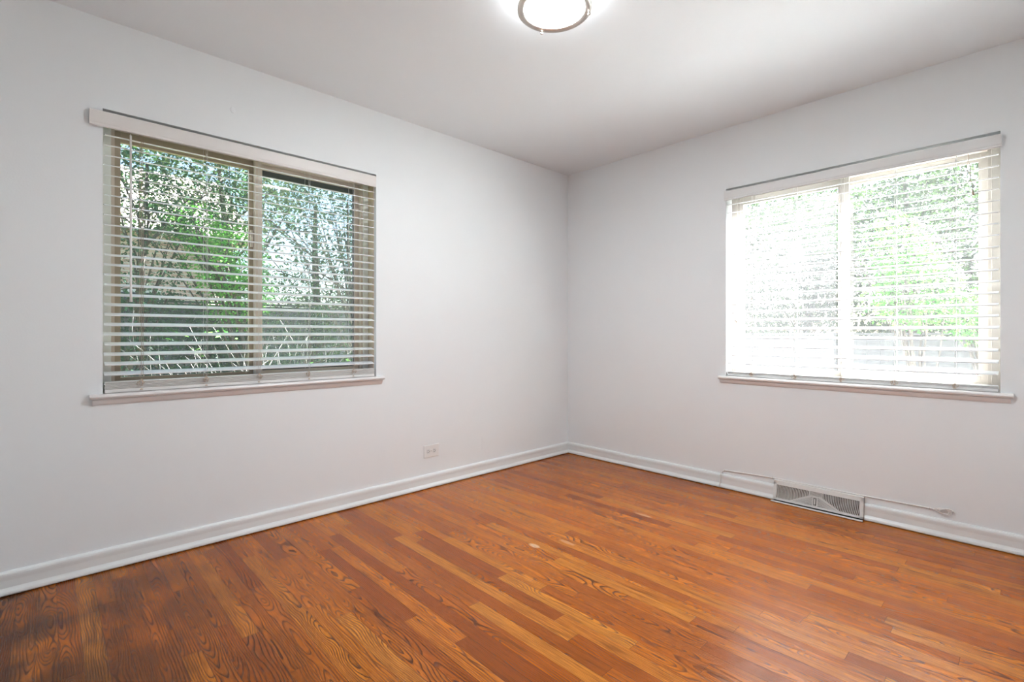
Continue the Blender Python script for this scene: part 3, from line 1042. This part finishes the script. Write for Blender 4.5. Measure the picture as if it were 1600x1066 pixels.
tree('clipped_hedge', 'mid green hedge standing before the grey fence', 'hedge', (-0.9, 4.4, GZ),
     [((-1.1, 4.4, 1.25), (0.9, 0.35, 0.75)), ((0.1, 4.4, 1.15), (0.8, 0.35, 0.7))], 11000, 0.036, M['leaf_mid'], 15, 0.03)
tree('low_dark_bush', 'low dark bush below the evergreen shrub', 'shrub', (-2.5, 3.5, GZ),
     [((-2.5, 3.6, 0.7), (0.7, 0.4, 0.75)), ((-1.6, 3.7, 0.75), (0.6, 0.4, 0.55))], 10000, 0.040, M['leaf_dark'], 16, 0.03)
# bare twiggy bush close to the left window
rnd = random.Random(77)
tw = tag(empty('bare_twig_bush', (-1.9, 1.6, GZ)), 'tangle of bare pale twigs low outside the left window', 'shrub')
mb = MB()
for i in range(190):
    s = Vector((-1.9 + rnd.gauss(0, 0.5), 1.7 + rnd.gauss(0, 0.15), GZ + rnd.uniform(0, 0.7)))
    e = s + Vector((rnd.gauss(0, 0.45), rnd.gauss(0, 0.3), rnd.uniform(0.5, 1.25)))
    e.z = min(e.z, 1.25)
    m = (s + e) / 2 + Vector((rnd.gauss(0, 0.12), rnd.gauss(0, 0.1), rnd.uniform(0, 0.2)))
    mb.tube([s * (1 - q) ** 2 + m * 2 * q * (1 - q) + e * q * q for q in [k / 7 for k in range(8)]], [0.0024 * (1 - 0.6 * k / 7) for k in range(8)], 5)
mb.build('twigs', M['twig'], tw)
mb = MB()
leaves(mb, (-1.9, 1.7, 0.8), (0.9, 0.3, 0.45), 70, 0.04, rnd)
mb.build('leaves', M['leaf_bright'], tw)['kind'] = 'stuff'


def fence(name, label, p0, p1, ztop, board, mat, horizontal=False, post_every=1.8):
    p0, p1 = Vector((p0[0], p0[1], 0)), Vector((p1[0], p1[1], 0))
    d = (p1 - p0); L = d.length; d.normalize()
    nrm = Vector((-d.y, d.x, 0))
    root = tag(empty(name, (p0.x, p0.y, GZ)), label, 'fence')
    rnd = random.Random(3)

    def obox(mb, s0, s1, n0, n1, z0, z1):
        vs = [p0 + d * s + nrm * n + Vector((0, 0, z)) for s in (s0, s1) for n in (n0, n1) for z in (z0, z1)]
        mb.add(vs, [(0, 1, 3, 2), (4, 6, 7, 5), (0, 4, 5, 1), (2, 3, 7, 6), (0, 2, 6, 4), (1, 5, 7, 3)])
    mb = MB()
    if horizontal:
        z = GZ + 0.05
        while z < ztop:
            obox(mb, 0, L, -0.01, 0.012 + rnd.uniform(0, .004), z, min(z + board + 0.004, ztop))
            z += board
    else:
        s = 0
        while s < L:
            obox(mb, s, s + board - 0.002, -0.01, 0.008 + rnd.uniform(0, .006), GZ + 0.03, ztop + rnd.uniform(-0.008, 0.008))
            s += board
    mb.build('boards', mat, root)
    s = 0
    while s <= L + 0.01:
        mb = MB()
        obox(mb, s - 0.045, s + 0.045, -0.10, -0.012, GZ - 0.02, ztop + 0.03)
        mb.build('post', mat, root)
        s += post_every
    mb = MB(); obox(mb, -0.05, L + 0.05, -0.06, 0.05, ztop + 0.012, ztop + 0.04)
    mb.build('cap_rail', mat, root)


# unseen tree added so that its crown shades the yard beyond the left window
tree('added_canopy_tree', 'added unseen tree whose high crown shades the yard beyond the left window', 'tree', (3.6, 4.2, GZ),
     [((1.8, 3.6, 6.2), (2.2, 2.2, 1.2)), ((3.6, 4.8, 6.0), (2.0, 2.2, 1.4)), ((0.2, 4.2, 5.4), (1.6, 2.0, 1.0)), ((2.6, 2.4, 4.8), (1.2, 1.2, 0.9)), ((0.4, 1.9, 5.7), (2.0, 1.5, 0.9)), ((-1.7, 2.4, 5.5), (1.3, 1.4, 0.8)), ((2.2, 1.2, 5.4), (1.3, 1.1, 0.7))], 15000, 0.19, M['leaf_dark'], 31, 0.16)
tree('background_tree', 'large dark tree rising behind the grey fence beside the brick house', 'tree', (0.6, 7.2, GZ),
     [((0.3, 7.0, 2.6), (1.7, 0.8, 1.6)), ((2.6, 6.8, 3.0), (1.6, 0.9, 2.0)), ((-1.2, 7.2, 3.6), (1.4, 0.7, 1.0))], 9000, 0.09, M['leaf_dark'], 32, 0.14)
mb = MB(); mb.box(0.25, 4.4, -8.0, 2.2, GZ - 0.05, GZ + 0.04)  # unseen pale slab added to bounce sun onto the ceiling
tag(mb.build('bounce_slab', paint('bounce_slab_pale', (0.82, 0.82, 0.80, 1), 0.9, 0.2, 30, 0.06)), 'added pale patio outside the right window', None, None, 'structure')
fence('grey_fence', 'weathered grey board fence beyond the left window', (4.0, 5.4), (-6.0, 5.4), 1.47, 0.14, M['fence_grey'], True)
fence('pale_fence', 'pale upright board fence beyond the right window', (4.6, 4.5), (4.6, -5.5), 1.02, 0.145, M['fence_pale'])

# neighbour's pink brick house behind the grey fence
hs = tag(empty('brick_house', (-4.2, 9.0, GZ)), 'pale pink brick house far beyond the left window', 'house')
mb = MB(); mb.box(-9.0, -0.6, 9.0, 14.0, GZ - 0.1, 3.1)
mb.build('brick_wall', M['brick'], hs)
mb = MB()
mb.add([(-9.5, 8.5, 3.0), (-0.1, 8.5, 3.0), (-0.1, 14.5, 3.0), (-9.5, 14.5, 3.0), (-9.5, 11.5, 4.9), (-0.1, 11.5, 4.9)],
       [(0, 1, 5, 4), (2, 3, 4, 5), (1, 2, 5), (3, 0, 4), (0, 3, 2, 1)])
mb.build('roof', M['roof'], hs)
for x in (-2.3, -5.2):
    mb = MB(); mb.box(x - 0.6, x + 0.6, 8.96, 9.01, 0.6, 1.9)
    wf = mb.build('house_window', M['white_paint'], hs)
    mb = MB(); mb.box(x - 0.54, x + 0.54, 8.945, 8.962, 0.66, 1.84)
    mb.build('pane', M['house_glass'], wf)

# seen through the right window (beyond x = 0)
tree('shade_tree', 'tall tree filling the top of the right window', 'tree', (5.6, -1.6, GZ),
     [((5.2, -0.9, 3.0), (0.8, 1.1, 0.8)), ((5.4, -2.2, 3.2), (0.8, 0.9, 0.8)), ((5.3, -1.7, 2.1), (0.5, 0.6, 0.5))], 13000, 0.048, M['leaf_far'], 21, 0.12)
tree('yellow_green_bush', 'yellow green bush in the middle of the right window', 'shrub', (3.6, -1.95, GZ),
     [((3.6, -1.9, 1.55), (0.35, 0.36, 0.42)), ((3.7, -1.75, 2.05), (0.3, 0.3, 0.35))], 3400, 0.045, M['leaf_bright'], 22, 0.03)
tree('corner_bush', 'leafy bush at the right edge of the right window', 'shrub', (3.9, -2.5, GZ),
     [((3.9, -2.45, 1.25), (0.3, 0.28, 0.28))], 1800, 0.04, M['leaf_bright'], 23, 0.025)
tree('distant_tree', 'hazy tree behind the pale fence in the hazy left half of the right window', 'tree', (7.5, 0.6, GZ),
     [((7.2, 0.9, 2.4), (0.9, 1.6, 1.5)), ((7.0, -1.0, 2.2), (0.8, 1.2, 1.3))], 17000, 0.072, M['leaf_far'], 24, 0.12)
tree('rear_tree', 'broad dark tree far behind the pale fence, right half of the right window', 'tree', (8.6, -2.6, GZ),
     [((8.6, -2.4, 2.6), (1.2, 1.6, 1.9)), ((8.9, -0.6, 4.2), (1.0, 1.8, 1.1))], 15000, 0.08, M['leaf_far'], 25, 0.14)
